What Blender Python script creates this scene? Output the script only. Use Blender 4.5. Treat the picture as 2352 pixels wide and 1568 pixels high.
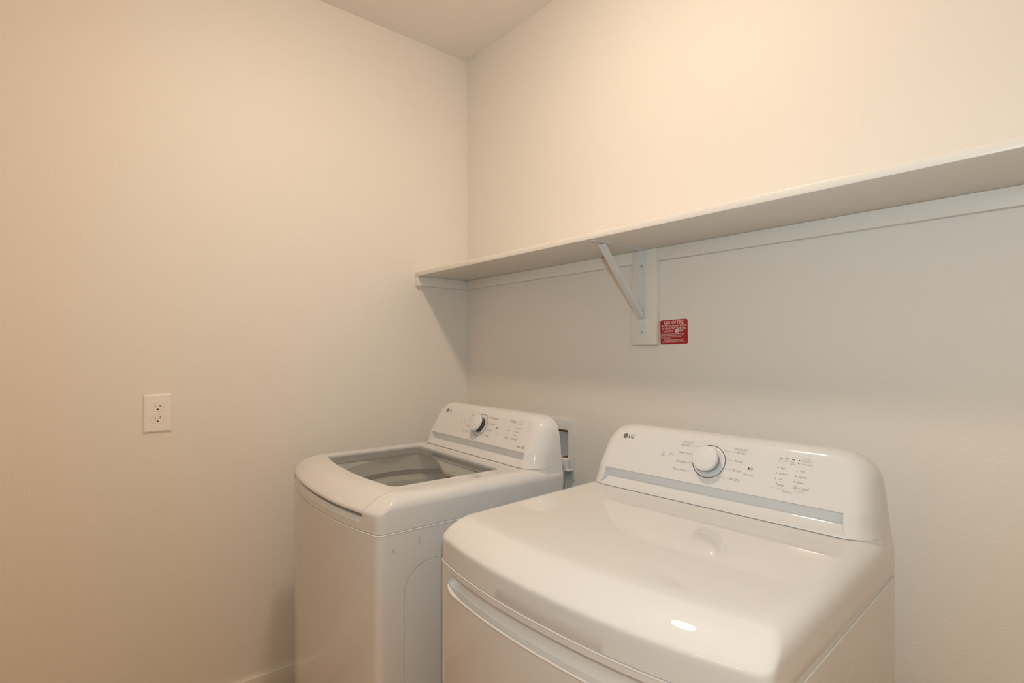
import bpy, bmesh, math
import numpy as np
from mathutils import Vector, Matrix

S = bpy.context.scene
COL = S.collection
for o in list(bpy.data.objects):
    bpy.data.objects.remove(o, do_unlink=True)

# ------------------------------------------------------------------ camera, light, exposure
CAM = Vector((2.1304, -1.4866, 1.3442))
TH = math.radians(39.7168)
cam_d = bpy.data.cameras.new('camera')
cam = bpy.data.objects.new('camera', cam_d)
COL.objects.link(cam)
S.camera = cam
cam_d.sensor_width = 36.0
cam_d.lens = 36.0 * 1222.89 / 2352.0
cam_d.shift_y = (803.56 - 784.0) / 2352.0
cam_d.clip_start = 0.02
fwd = Vector((-math.cos(TH), math.sin(TH), 0))
right = Vector((fwd.y, -fwd.x, 0))
R = Matrix((right, Vector((0, 0, 1)), -fwd)).transposed()
cam.matrix_world = Matrix.Translation(CAM) @ R.to_4x4()

S.view_settings.view_transform = 'Standard'
S.view_settings.look = 'None'
S.view_settings.gamma = 1
S.view_settings.use_curve_mapping = False
S.view_settings.exposure = 0.0

world = bpy.data.worlds.new('world')
S.world = world
world.use_nodes = True
world.node_tree.nodes['Background'].inputs[0].default_value = (0.9, 0.93, 1.0, 1)
world.node_tree.nodes['Background'].inputs[1].default_value = 0.05

LAMP = (1.16, -0.92, 2.7424)          # centre of the ceiling lamp at the ceiling
LAMP_EMIT = 244.0
LAMP_COL = (1.0, 0.79, 0.60)
FLASH_W = 14.0
FLASH_COL = (1.0, 0.74, 0.43)
BEAM_W = 24.0
BEAM_COL = (0.10, 0.62, 1.0)
FILL_W = 21.0
# the photographer's flash, on the hot shoe above the lens: split into a warm point and an added cool spot to fit the tones
fl = bpy.data.lights.new('camera_flash', 'POINT')
fl.energy = FLASH_W
fl.color = FLASH_COL
fl.shadow_soft_size = 0.02
flo = bpy.data.objects.new('camera_flash', fl)
COL.objects.link(flo)
flo.location = CAM + Vector((0.035, 0, 0.14)) - fwd * 0.02
bl = bpy.data.lights.new('flash_cool_fill', 'SPOT')
bl.energy = BEAM_W
bl.color = BEAM_COL
bl.spot_size = math.radians(132)
bl.spot_blend = 1.0
bl.shadow_soft_size = 0.02
blo = bpy.data.objects.new('flash_cool_fill', bl)
COL.objects.link(blo)
blo.location = flo.location
blo.rotation_euler = Vector((-0.60, 0.80, 0.14)).to_track_quat('-Z', 'Y').to_euler()
# added warm fill light, unseen, shining in through the doorway behind the camera
hl = bpy.data.lights.new('warm_fill_light', 'AREA')
hl.energy = FILL_W
hl.color = (1.0, 0.66, 0.42)
hl.shape = 'RECTANGLE'
hl.size = 0.6
hl.size_y = 0.6
hlo = bpy.data.objects.new('warm_fill_light', hl)
COL.objects.link(hlo)
hlo.location = (1.9, -3.6, 2.6)
hlo.rotation_euler = (math.radians(30), 0, 0)

# ------------------------------------------------------------------ materials
def new_mat(name):
    m = bpy.data.materials.new(name)
    m.use_nodes = True
    nt = m.node_tree
    return m, nt, nt.nodes['Principled BSDF']

def principled(name, col, rough=0.5, metal=0.0, coat=0.0, spec=0.5, emit=None, estr=0.0, bump=None, vary=0.0):
    m, nt, b = new_mat(name)
    b.inputs['Base Color'].default_value = (*col, 1)
    b.inputs['Roughness'].default_value = rough
    b.inputs['Metallic'].default_value = metal
    b.inputs['Coat Weight'].default_value = coat
    b.inputs['Specular IOR Level'].default_value = spec
    if emit:
        b.inputs['Emission Color'].default_value = (*emit, 1)
        b.inputs['Emission Strength'].default_value = estr
    tc = nt.nodes.new('ShaderNodeTexCoord')
    if vary:
        n = nt.nodes.new('ShaderNodeTexNoise')
        n.inputs['Scale'].default_value = 7.0
        n.inputs['Detail'].default_value = 4.0
        nt.links.new(tc.outputs['Object'], n.inputs['Vector'])
        r = nt.nodes.new('ShaderNodeMapRange')
        r.inputs['To Min'].default_value = 1 - vary
        r.inputs['To Max'].default_value = 1 + vary
        nt.links.new(n.outputs['Fac'], r.inputs['Value'])
        mx = nt.nodes.new('ShaderNodeVectorMath')
        mx.operation = 'SCALE'
        mx.inputs[0].default_value = col
        nt.links.new(r.outputs[0], mx.inputs['Scale'])
        nt.links.new(mx.outputs[0], b.inputs['Base Color'])
    if bump:
        prev = None
        for scale, dist, detail in bump:
            n = nt.nodes.new('ShaderNodeTexNoise')
            n.inputs['Scale'].default_value = scale
            n.inputs['Detail'].default_value = detail
            n.inputs['Distortion'].default_value = 0.8
            nt.links.new(tc.outputs['Object'], n.inputs['Vector'])
            bp = nt.nodes.new('ShaderNodeBump')
            bp.inputs['Strength'].default_value = 1.0
            bp.inputs['Distance'].default_value = dist
            nt.links.new(n.outputs['Fac'], bp.inputs['Height'])
            if prev:
                nt.links.new(prev.outputs[0], bp.inputs['Normal'])
            prev = bp
        nt.links.new(prev.outputs[0], b.inputs['Normal'])
    return m

def wall_mat(name, col):
    """orange-peel drywall: flattened splatter islands in low relief"""
    m, nt, b = new_mat(name)
    b.inputs['Base Color'].default_value = (*col, 1)
    b.inputs['Roughness'].default_value = 0.55
    b.inputs['Specular IOR Level'].default_value = 0.35
    tc = nt.nodes.new('ShaderNodeTexCoord')
    n = nt.nodes.new('ShaderNodeTexNoise')
    n.inputs['Scale'].default_value = 42.0
    n.inputs['Detail'].default_value = 3.0
    n.inputs['Distortion'].default_value = 1.2
    nt.links.new(tc.outputs['Object'], n.inputs['Vector'])
    r = nt.nodes.new('ShaderNodeMapRange')
    r.interpolation_type = 'SMOOTHSTEP'
    r.inputs['From Min'].default_value = 0.50
    r.inputs['From Max'].default_value = 0.68
    nt.links.new(n.outputs['Fac'], r.inputs['Value'])
    bp = nt.nodes.new('ShaderNodeBump')
    bp.inputs['Distance'].default_value = 0.0011
    bp.inputs['Strength'].default_value = 0.16
    nt.links.new(r.outputs[0], bp.inputs['Height'])
    n2 = nt.nodes.new('ShaderNodeTexNoise')
    n2.inputs['Scale'].default_value = 160.0
    n2.inputs['Detail'].default_value = 2.0
    nt.links.new(tc.outputs['Object'], n2.inputs['Vector'])
    bp2 = nt.nodes.new('ShaderNodeBump')
    bp2.inputs['Distance'].default_value = 0.0003
    bp2.inputs['Strength'].default_value = 0.15
    nt.links.new(n2.outputs['Fac'], bp2.inputs['Height'])
    nt.links.new(bp.outputs[0], bp2.inputs['Normal'])
    nt.links.new(bp2.outputs[0], b.inputs['Normal'])
    return m

M = {}
M['wall'] = wall_mat('painted drywall', (0.84, 0.795, 0.735))
M['ceiling'] = wall_mat('ceiling paint', (0.90, 0.85, 0.785))
M['trim'] = principled('semi gloss trim paint', (0.84, 0.795, 0.735), 0.35, vary=0.01)
M['floor'] = principled('brown vinyl floor', (0.27, 0.155, 0.08), 0.4, vary=0.18)
M['enamel'] = principled('white enamel', (0.70, 0.69, 0.685), 0.02, spec=0.5, vary=0.004)
M['plastic'] = principled('white gloss plastic', (0.70, 0.69, 0.685), 0.12, spec=0.5, vary=0.004)
M['panel'] = principled('white console plastic', (0.70, 0.69, 0.685), 0.06, spec=0.45, vary=0.004)
M['knob_side'] = principled('dark chrome knob skirt', (0.09, 0.085, 0.085), 0.22, metal=0.7)
M['ring'] = principled('dark printed ring', (0.06, 0.045, 0.04), 0.4)
M['print'] = principled('grey print', (0.30, 0.27, 0.25), 0.5)
M['print_dark'] = principled('dark print', (0.07, 0.06, 0.055), 0.5)
M['print_light'] = principled('pale print', (0.42, 0.38, 0.35), 0.5)
M['logo'] = principled('logo grey', (0.13, 0.11, 0.10), 0.4)
M['tub_plastic'] = principled('tub cover plastic', (0.60, 0.58, 0.52), 0.35, vary=0.01)
M['gap_shade'] = principled('painted gap shade', (0.22, 0.20, 0.17), 0.5)  # darker than the tub plastic, paints the shade inside the gap
M['steel'] = principled('drum steel', (0.55, 0.53, 0.50), 0.32, metal=0.85, vary=0.05)
M['lid_under'] = principled('lid underside plastic', (0.36, 0.37, 0.39), 0.3)
M['white_metal'] = principled('white powder coat', (0.74, 0.75, 0.755), 0.35, vary=0.01)
M['screw'] = principled('zinc screw', (0.62, 0.62, 0.60), 0.25, metal=0.9)
M['outlet'] = principled('white outlet plastic', (0.90, 0.85, 0.83), 0.35)
M['slot'] = principled('dark slot', (0.02, 0.012, 0.01), 0.6)
M['slot_soft'] = principled('brown slot', (0.16, 0.09, 0.07), 0.6)
M['red'] = principled('red label print', (0.42, 0.006, 0.008), 0.45)
M['label_white'] = principled('label white', (0.80, 0.66, 0.62), 0.5)
M['label_blue'] = principled('pen ink', (0.10, 0.16, 0.34), 0.6)
M['box_plastic'] = principled('white box plastic', (0.74, 0.72, 0.69), 0.35)
M['box_inner'] = principled('grey box interior', (0.80, 0.80, 0.82), 0.5)
M['wood'] = principled('bare wood', (0.42, 0.27, 0.14), 0.7, vary=0.1)
M['copper'] = principled('copper', (0.60, 0.26, 0.14), 0.35, metal=0.8)
M['black'] = principled('black rubber', (0.015, 0.015, 0.018), 0.5)
M['hose'] = principled('grey hose', (0.33, 0.33, 0.33), 0.5)
M['scuff'] = principled('grey scuff', (0.50, 0.49, 0.48), 0.3)
M['lamp'] = principled('lit lamp diffuser', (0.9, 0.85, 0.75), 0.4, emit=LAMP_COL, estr=LAMP_EMIT)
M['door'] = principled('painted door', (0.72, 0.69, 0.65), 0.35, vary=0.01)

m, nt, b = new_mat('lid glass')
nt.nodes.remove(b)
out = nt.nodes['Material Output']
fr = nt.nodes.new('ShaderNodeFresnel')
fr.inputs['IOR'].default_value = 1.5
tr = nt.nodes.new('ShaderNodeBsdfTransparent')
tr.inputs['Color'].default_value = (0.88, 0.89, 0.88, 1)
gl = nt.nodes.new('ShaderNodeBsdfGlossy')
gl.inputs['Roughness'].default_value = 0.02
mix = nt.nodes.new('ShaderNodeMixShader')
geo = nt.nodes.new('ShaderNodeNewGeometry')
inv = nt.nodes.new('ShaderNodeMath')
inv.operation = 'SUBTRACT'
inv.inputs[0].default_value = 1.0
nt.links.new(geo.outputs['Backfacing'], inv.inputs[1])
mul = nt.nodes.new('ShaderNodeMath')
mul.operation = 'MULTIPLY'
nt.links.new(fr.outputs[0], mul.inputs[0])
nt.links.new(inv.outputs[0], mul.inputs[1])
nt.links.new(mul.outputs[0], mix.inputs[0])
nt.links.new(tr.outputs[0], mix.inputs[1])
nt.links.new(gl.outputs[0], mix.inputs[2])
nt.links.new(mix.outputs[0], out.inputs['Surface'])
M['glass'] = m

# ------------------------------------------------------------------ helpers
def tag(o, label=None, cat=None, group=None, kind=None):
    if label: o['label'] = label
    if cat: o['category'] = cat
    if group: o['group'] = group
    if kind: o['kind'] = kind
    return o

def empty(name, loc, rz=0.0):
    o = bpy.data.objects.new(name, None)
    o.empty_display_size = 0.1
    COL.objects.link(o)
    o.location = loc
    o.rotation_euler = (0, 0, rz)
    return o

def mesh_obj(name, verts, faces, mat, parent=None, smooth=None, mw=None):
    me = bpy.data.meshes.new(name)
    me.from_pydata([tuple(v) for v in verts], [], [tuple(f) for f in faces])
    bm = bmesh.new()
    bm.from_mesh(me)
    bmesh.ops.recalc_face_normals(bm, faces=bm.faces)
    bm.to_mesh(me)
    bm.free()
    return finish(name, me, mat, parent, smooth, mw)

def finish(name, me, mat, parent=None, smooth=None, mw=None):
    if smooth is not None:
        me.shade_smooth()
        me.set_sharp_from_angle(angle=math.radians(smooth))
    if mat is not None:
        me.materials.clear()
        me.materials.append(mat)
    o = bpy.data.objects.new(name, me)
    COL.objects.link(o)
    if parent is not None:
        o.parent = parent
    if mw is not None:
        o.matrix_local = mw
    return o

def box_bm(bm, x0, x1, y0, y1, z0, z1):
    v = [bm.verts.new(p) for p in ((x0, y0, z0), (x1, y0, z0), (x1, y1, z0), (x0, y1, z0), (x0, y0, z1), (x1, y0, z1), (x1, y1, z1), (x0, y1, z1))]
    for f in ((0, 3, 2, 1), (4, 5, 6, 7), (0, 1, 5, 4), (1, 2, 6, 5), (2, 3, 7, 6), (3, 0, 4, 7)):
        bm.faces.new([v[i] for i in f])

def bm_obj(name, bm, mat, parent=None, bevel=0.0, seg=2, smooth=None, mw=None):
    if bevel:
        bmesh.ops.bevel(bm, geom=list(bm.edges), offset=bevel, segments=seg, affect='EDGES', profile=0.5)
    bmesh.ops.recalc_face_normals(bm, faces=bm.faces)
    me = bpy.data.meshes.new(name)
    bm.to_mesh(me)
    bm.free()
    return finish(name, me, mat, parent, smooth, mw)

def box(name, x0, x1, y0, y1, z0, z1, mat, parent=None, bevel=0.0, seg=2, smooth=None, mw=None):
    bm = bmesh.new()
    box_bm(bm, x0, x1, y0, y1, z0, z1)
    return bm_obj(name, bm, mat, parent, bevel, seg, 40 if (bevel and smooth is None) else smooth, mw)

def loft(rings, cap=True):
    """rings: list of equal-length lists of points"""
    n = len(rings[0])
    v = [p for r in rings for p in r]
    f = []
    for k in range(len(rings) - 1):
        for i in range(n):
            j = (i + 1) % n
            f.append((k * n + i, k * n + j, (k + 1) * n + j, (k + 1) * n + i))
    if cap:
        f.append(tuple(range(n))[::-1])
        f.append(tuple((len(rings) - 1) * n + i for i in range(n)))
    return v, f

def prism(poly, axis, a, b2):
    """closed prism from a 2D polygon, extruded along axis from a to b2"""
    def mk(p, t):
        if axis == 'x': return (t, p[0], p[1])
        if axis == 'y': return (p[0], t, p[1])
        return (p[0], p[1], t)
    return loft([[mk(p, a) for p in poly], [mk(p, b2) for p in poly]])

def cutter(vf):
    return mesh_obj('cutter', vf[0], vf[1], None)

def boolean(o, c, op='DIFFERENCE', smooth=None, keep=False):
    c.parent = o.parent
    c.matrix_basis = o.matrix_basis.copy()
    md = o.modifiers.new('b', 'BOOLEAN')
    md.solver = 'EXACT'
    md.operation = op
    md.object = c
    dg = bpy.context.evaluated_depsgraph_get()
    dg.update()
    me = bpy.data.meshes.new_from_object(o.evaluated_get(dg))
    o.modifiers.clear()
    old = o.data
    me.name = old.name
    o.data = me
    bpy.data.meshes.remove(old)
    if smooth is not None:
        me.shade_smooth()
        me.set_sharp_from_angle(angle=math.radians(smooth))
    if not keep:
        cm = c.data
        bpy.data.objects.remove(c, do_unlink=True)
        bpy.data.meshes.remove(cm)
    return o

def disc_poly(cx, cy, r, n=48, a0=0.0, a1=2 * math.pi):
    full = abs(a1 - a0 - 2 * math.pi) < 1e-6
    m_ = n if full else n + 1
    return [(cx + r * math.cos(a0 + (a1 - a0) * i / n), cy + r * math.sin(a0 + (a1 - a0) * i / n)) for i in range(m_)]

def lathe(profile, n=48):
    """profile (r, z) revolved about z; closed loops of r>0, capped ends"""
    rings = [[(r * math.cos(2 * math.pi * i / n), r * math.sin(2 * math.pi * i / n), z) for i in range(n)] for r, z in profile]
    return loft(rings)

def tube(pts, r, n=10, closed=False):
    """tube along a polyline"""
    P = [Vector(p) for p in pts]
    rings = []
    L = len(P)
    up = None
    for i, p in enumerate(P):
        if closed:
            t = (P[(i + 1) % L] - P[i - 1]).normalized()
        else:
            t = ((P[min(i + 1, L - 1)] - P[max(i - 1, 0)])).normalized()
        if up is None:
            up = Vector((0, 0, 1)) if abs(t.z) < 0.9 else Vector((1, 0, 0))
        a = t.cross(up).normalized()
        b_ = a.cross(t).normalized()
        up = b_
        rr = r[i] if isinstance(r, (list, tuple)) else r
        rings.append([tuple(p + (a * math.cos(2 * math.pi * k / n) + b_ * math.sin(2 * math.pi * k / n)) * rr) for k in range(n)])
    if closed:
        rings.append(rings[0])
        return loft(rings, cap=False)
    return loft(rings)

def strip(points, width, closed=False):
    """flat ribbon in the xy plane, z=0"""
    P = [Vector((p[0], p[1], 0)) for p in points]
    L = len(P)
    v = []
    for i, p in enumerate(P):
        if closed:
            t = (P[(i + 1) % L] - P[i - 1]).normalized()
        else:
            t = (P[min(i + 1, L - 1)] - P[max(i - 1, 0)]).normalized()
        nrm = Vector((-t.y, t.x, 0))
        v += [tuple(p + nrm * width / 2), tuple(p - nrm * width / 2)]
    f = []
    for i in range(L - (0 if closed else 1)):
        j = (i + 1) % L
        f.append((2 * i, 2 * i + 1, 2 * j + 1, 2 * j))
    return v, f

def flat_text(name, body, size, pos, frame, mat, parent, align='LEFT', sx=1.0, label=None, shear=0.0, space=1.0, bold=0.0):
    cu = bpy.data.curves.new(name, 'FONT')
    cu.body = body
    cu.size = size
    cu.align_x = align
    cu.align_y = 'CENTER'
    cu.resolution_u = 3
    cu.shear = shear
    cu.space_character = space
    cu.offset = bold
    t = bpy.data.objects.new(name, cu)
    COL.objects.link(t)
    dg = bpy.context.evaluated_depsgraph_get()
    dg.update()
    me = bpy.data.meshes.new_from_object(t.evaluated_get(dg))
    bpy.data.objects.remove(t, do_unlink=True)
    bpy.data.curves.remove(cu)
    me.materials.clear()
    me.transform(Matrix.Translation((pos[0], pos[1], 0)) @ Matrix.Diagonal((sx, 1, 1, 1)))
    o = finish(name, me, mat, parent, None, frame)
    if label: o['label'] = label
    return o

# ------------------------------------------------------------------ the room
X1, Y1, H = 2.78, -2.75, 2.7424
T = 0.12
def struct(name, o):
    o['kind'] = 'structure'
    o.name = name
    return o
struct('floor', box('floor', -T, X1 + T, Y1 - 1.6, T, -T, 0, M['floor']))
struct('ceiling', box('ceiling', -T, X1 + T, Y1 - 1.6, T, H, H + T, M['ceiling']))
struct('wall_left', box('wall_left', -T, 0, Y1 - 1.6, T, 0, H, M['wall']))

# the back wall has the opening of the recessed washer box
bw = box('wall_back', 0, X1, 0, T, 0, H, M['wall'])
BX0, BX1, BZ0, BZ1 = 0.506, 0.690, 0.872, 1.036
boolean(bw, cutter(prism([(BX0, BZ0), (BX1, BZ0), (BX1, BZ1), (BX0, BZ1)], 'y', -0.05, 0.088)))
struct('wall_back', bw)
struct('wall_right', box('wall_right', X1, X1 + T, Y1 - 1.6, T, 0, H, M['wall']))
# front wall with a doorway (behind the camera)
bm = bmesh.new()
box_bm(bm, 0, 1.45, Y1 - T, Y1, 0, H)
box_bm(bm, 2.35, X1, Y1 - T, Y1, 0, H)
box_bm(bm, 1.45, 2.35, Y1 - T, Y1, 2.05, H)
struct('wall_front', bm_obj('wall_front', bm, M['wall']))
struct('wall_hallway', box('wall_hallway', 0, X1, Y1 - 1.72, Y1 - 1.6, 0, H, M['wall']))
for nm, a in (('trim_1', (1.38, 1.45, 0, 2.12)), ('trim_2', (2.35, 2.42, 0, 2.12)), ('trim_3', (1.38, 2.42, 2.05, 2.12))):
    z0 = 0 if nm != 'trim_3' else 2.12
    if nm == 'trim_3':
        struct(nm, box(nm, 1.38, 2.42, Y1, Y1 + 0.016, 2.12, 2.19, M['trim'], bevel=0.003))
    else:
        struct(nm, box(nm, a[0], a[1], Y1, Y1 + 0.016, 0, 2.12, M['trim'], bevel=0.003))

def baseboard(name, x0, x1, y0, y1):
    return struct(name, box(name, x0, x1, y0, y1, 0, 0.1354, M['trim'], bevel=0.003))
baseboard('baseboard_left', 0, 0.014, Y1, -0.014)
baseboard('baseboard_back', 0, X1, -0.014, 0)
baseboard('baseboard_right', X1 - 0.014, X1, Y1, -0.014)

# ------------------------------------------------------------------ ceiling lamp
lamp = empty('ceiling_lamp', LAMP)
tag(lamp, 'small round warm recessed ceiling lamp above the gap between the machines', 'ceiling lamp')
v, f = lathe([(0.098, 0.0), (0.098, -0.004), (0.094, -0.008), (0.078, -0.010), (0.073, -0.006), (0.073, 0.0)], 64)
mesh_obj('rim', v, f, M['white_metal'], lamp, 40)
v, f = lathe([(0.073, -0.001), (0.073, -0.010), (0.069, -0.019), (0.057, -0.028), (0.035, -0.034), (0.004, -0.036)], 64)
mesh_obj('diffuser', v, f, M['lamp'], lamp, 60)

# ------------------------------------------------------------------ wall shelf with cleats
ZC, ZT, ZS, SD = 1.6344, 1.6758, 1.6946, 0.2875
shelf = empty('wall_shelf', (0, 0, ZC))
tag(shelf, 'long painted wooden shelf across the back wall above both machines', 'shelf')
def sb(name, x0, x1, y0, y1, z0, z1, bev=0.0015):
    return box(name, x0, x1, y0, y1, z0 - ZC, z1 - ZC, M['trim'], shelf, bevel=bev)
sb('shelf_board', 0.0, X1, -SD, 0.0, ZT, ZS, 0.0022)
sb('wall_cleat', 0.019, 1.000, -0.019, 0, ZC, ZT)
sb('wall_cleat', 1.099, X1, -0.019, 0, ZC, ZT)
sb('end_cleat', 0, 0.019, -SD + 0.002, 0, ZC, ZT)
sb('bracket_backing_board', 1.000, 1.099, -0.0195, 0, 1.361, ZT, 0.0015)['label'] = 'vertical board behind the metal bracket'

# ------------------------------------------------------------------ shelf bracket
BRX = 1.043
br = empty('shelf_bracket', (BRX, -0.0195, 1.40))
tag(br, 'white metal triangular bracket with diagonal brace under the shelf', 'bracket')
def brbox(name, x0, x1, y0, y1, z0, z1, bev=0.0008):
    return box(name, x0, x1, y0 + 0.0195, y1 + 0.0195, z0 - 1.40, z1 - 1.40, M['white_metal'], br, bevel=bev)
# wall leg: flat strap with rounded foot and folded flanges
hw = 0.0135
foot = [( -hw, 0.277), (-hw, 0.0)] + [(hw * math.cos(a), hw * math.sin(a)) for a in np.linspace(math.pi, 2 * math.pi, 14)][1:-1] + [(hw, 0.0), (hw, 0.277)]
v, f = prism(foot, 'y', -0.0022, 0.0)
mesh_obj('wall_leg', v, f, M['white_metal'], br, 30)
v, f = prism([(-0.0095, 0.0235), (0.0095, 0.0235), (0.0095, 0.0265), (-0.0095, 0.0265)], 'y', -0.0032, -0.002)
mesh_obj('pressed_rib', v, f, M['white_metal'], br, 30)
for sx_ in (-1, 1):
    v, f = prism([(sx_ * hw, 0.05), (sx_ * (hw - 0.0018), 0.05), (sx_ * (hw - 0.0018), 0.27), (sx_ * hw, 0.27)], 'y', -0.0038, -0.002)
    mesh_obj('wall_flange', v, f, M['white_metal'], br, 30)
top = [(-hw, 0.0), (hw, 0.0), (hw, -0.245)] + [(hw * math.cos(a), -0.245 + hw * math.sin(a)) for a in np.linspace(0, -math.pi, 14)][1:-1] + [(-hw, -0.245)]
v, f = prism(top, 'z', 0.2738, 0.2757)
mesh_obj('shelf_leg', v, f, M['white_metal'], br, 30)
# diagonal brace: U channel
A_ = Vector((0, -0.205, 0.272)); B_ = Vector((0, -0.006, 0.052))
d_ = (B_ - A_).normalized()
nrm = Vector((1, 0, 0)).cross(d_).normalized()
sec = [(-0.0105, -0.005), (0.0105, -0.005), (0.0105, 0.006), (0.0085, 0.006), (0.0085, -0.003), (-0.0085, -0.003), (-0.0085, 0.006), (-0.0105, 0.006)]
sgn = 1   # closed face of the channel looks out and down
rings = [[tuple(P_ + Vector((1, 0, 0)) * a - nrm * b2 * sgn * -1) for a, b2 in sec] for P_ in (A_, B_)]
v, f = loft(rings)
mesh_obj('brace', v, f, M['white_metal'], br, 30)
def screw(parent, pos, axis):
    v, f = lathe([(0.0001, 0.0), (0.0052, 0.0), (0.0050, 0.0016), (0.0034, 0.0030), (0.0006, 0.0034)], 20)
    o = mesh_obj('screw', v, f, M['screw'], parent, 50)
    q = Vector((0, 0, 1)).rotation_difference(Vector(axis))
    o.rotation_euler = q.to_euler()
    o.location = pos
    return o
screw(br, (0, -0.0022, 0.222), (0, -1, 0))
screw(br, (0, -0.0022, 0.004), (0, -1, 0))
screw(br, (0, -0.243, 0.2738), (0, 0, -1))
screw(br, (-0.004, -0.026, 0.2738), (0, 0, -1))

# ------------------------------------------------------------------ power outlet on the left wall
out_o = empty('power_outlet', (0, -1.2606, 1.1330))
tag(out_o, 'white double power outlet on the left wall', 'outlet')
# frame: u = +y (to the right in the photo is +y), v = z, normal = +x
def plate_frame(x):
    return Matrix(((0, 0, 1, x), (1, 0, 0, 0), (0, 1, 0, 0), (0, 0, 0, 1)))
pw, ph = 0.0395, 0.0628
rings = []
for off, dz in ((0, 0), (0, 0.0022), (0.0012, 0.0042), (0.0045, 0.0056)):
    rings.append([(sx_ * (pw - off), sy_ * (ph - off), dz) for sx_, sy_ in ((-1, -1), (1, -1), (1, 1), (-1, 1))])
v, f = loft(rings)
pl = mesh_obj('cover_plate', v, f, M['outlet'], out_o, 20, plate_frame(0.0))
def oval_face(r, hh, n=24):
    a = math.asin(hh / r)
    pts = [(r * math.cos(t), r * math.sin(t)) for t in np.linspace(-a, a, n)]
    pts += [(-p[0], -p[1]) for p in pts]
    return pts
for cz_ in (0.0195, -0.0195):
    c = cutter(prism([(p[0], p[1] + cz_) for p in oval_face(0.0177, 0.0138)], 'z', 0.003, 0.01))
    c.parent = out_o
    c.matrix_local = plate_frame(0.0)
    boolean(pl, c, smooth=20)
    rc_ = mesh_obj('receptacle', *prism([(p[0], p[1] + cz_) for p in oval_face(0.0173, 0.0134)], 'z', 0.001, 0.0060), M['outlet'], out_o, 30, plate_frame(0.0))
    for nm, pts in (('blade_slot', [(-0.0079, 0.0005), (-0.0058, 0.0005), (-0.0058, 0.0085), (-0.0079, 0.0085)]),
                    ('blade_slot', [(0.0058, 0.0015), (0.0079, 0.0015), (0.0079, 0.0085), (0.0058, 0.0085)]),
                    ('ground_hole', [(-0.0028, -0.0092), (0.0028, -0.0092)] + [(0.0028 * math.cos(t), -0.0068 + 0.0028 * math.sin(t)) for t in np.linspace(0, math.pi, 9)])):
        v, f = prism([(p[0], p[1] + cz_) for p in pts], 'z', 0.0055, 0.00625)
        s_ = mesh_obj(nm, v, f, M['slot'] if nm == 'ground_hole' else M['slot_soft'], rc_)
v, f = lathe([(0.0001, 0.005), (0.0028, 0.005), (0.0026, 0.0062), (0.0005, 0.0066)], 20)
mesh_obj('screw', v, f, M['outlet'], out_o, 40, plate_frame(0.0))

# ------------------------------------------------------------------ washer box in the back wall
wb = empty('washer_box', (0.605, 0, 0.85))
tag(wb, 'recessed white plumbing box in the wall behind the washer', 'plumbing box')
def wbx(x): return x - 0.605
def wbz(z): return z - 0.85
bm = bmesh.new()
box_bm(bm, wbx(0.491), wbx(0.719), -0.006, 0, wbz(0.8475), wbz(1.0755))
fp = bm_obj('face_plate', bm, M['box_plastic'], wb, 0.0018, 2, 30)
def rr(x0, x1, z0, z1, r, n=6):
    P_ = []
    for cx_, cz_, a in ((x1 - r, z0 + r, -90), (x1 - r, z1 - r, 0), (x0 + r, z1 - r, 90), (x0 + r, z0 + r, 180)):
        for k in range(n + 1):
            t = math.radians(a + 90 * k / n)
            P_.append((cx_ + r * math.cos(t), cz_ + r * math.sin(t)))
    return P_
c = cutter(prism(rr(wbx(0.510), wbx(0.687), wbz(0.876), wbz(1.034), 0.006), 'y', -0.02, 0.02))
c.parent = wb
boolean(fp, c, smooth=30)
# inner tray: open-fronted box
bm = bmesh.new()
x0, x1, z0, z1 = wbx(0.508), wbx(0.689), wbz(0.874), wbz(1.0355)
box_bm(bm, x0, x1, 0.080, 0.084, z0, z1)
box_bm(bm, x0, x0 + 0.002, 0.001, 0.080, z0, z1)
box_bm(bm, x1 - 0.002, x1, 0.001, 0.080, z0, z1)
box_bm(bm, x0, x1, 0.001, 0.080, z0, z0 + 0.002)
box_bm(bm, x0, x1, 0.001, 0.080, z1 - 0.002, z1)
bm_obj('recessed_tray', bm, M['box_inner'], wb)
box('wood_backing', wbx(0.512), wbx(0.685), 0.070, 0.080, wbz(1.010), wbz(1.033), M['wood'], wb)
# supply valves
for vx, nm in ((0.565, 'valve'), (0.662, 'valve')):
    v, f = tube([(wbx(vx), 0.045, wbz(0.876)), (wbx(vx), 0.045, wbz(0.905)), (wbx(vx), 0.040, wbz(0.918)), (wbx(vx), 0.018, wbz(0.922)), (wbx(vx), -0.004, wbz(0.921))], 0.0095, 14)
    vv = mesh_obj('valve', v, f, M['copper'], wb, 50)
    vv['label'] = 'copper supply valve'
    v, f = tube([(wbx(vx + 0.012), 0.020, wbz(0.934)), (wbx(vx + 0.022), 0.008, wbz(0.938))], [0.005, 0.004], 10)
    mesh_obj('lever', v, f, M['black'], vv, 50)
    v, f = tube([(wbx(vx), 0.030, wbz(0.924)), (wbx(vx + 0.012), 0.022, wbz(0.932))], 0.004, 8)
    mesh_obj('stem', v, f, M['copper'], vv, 50)
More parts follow.
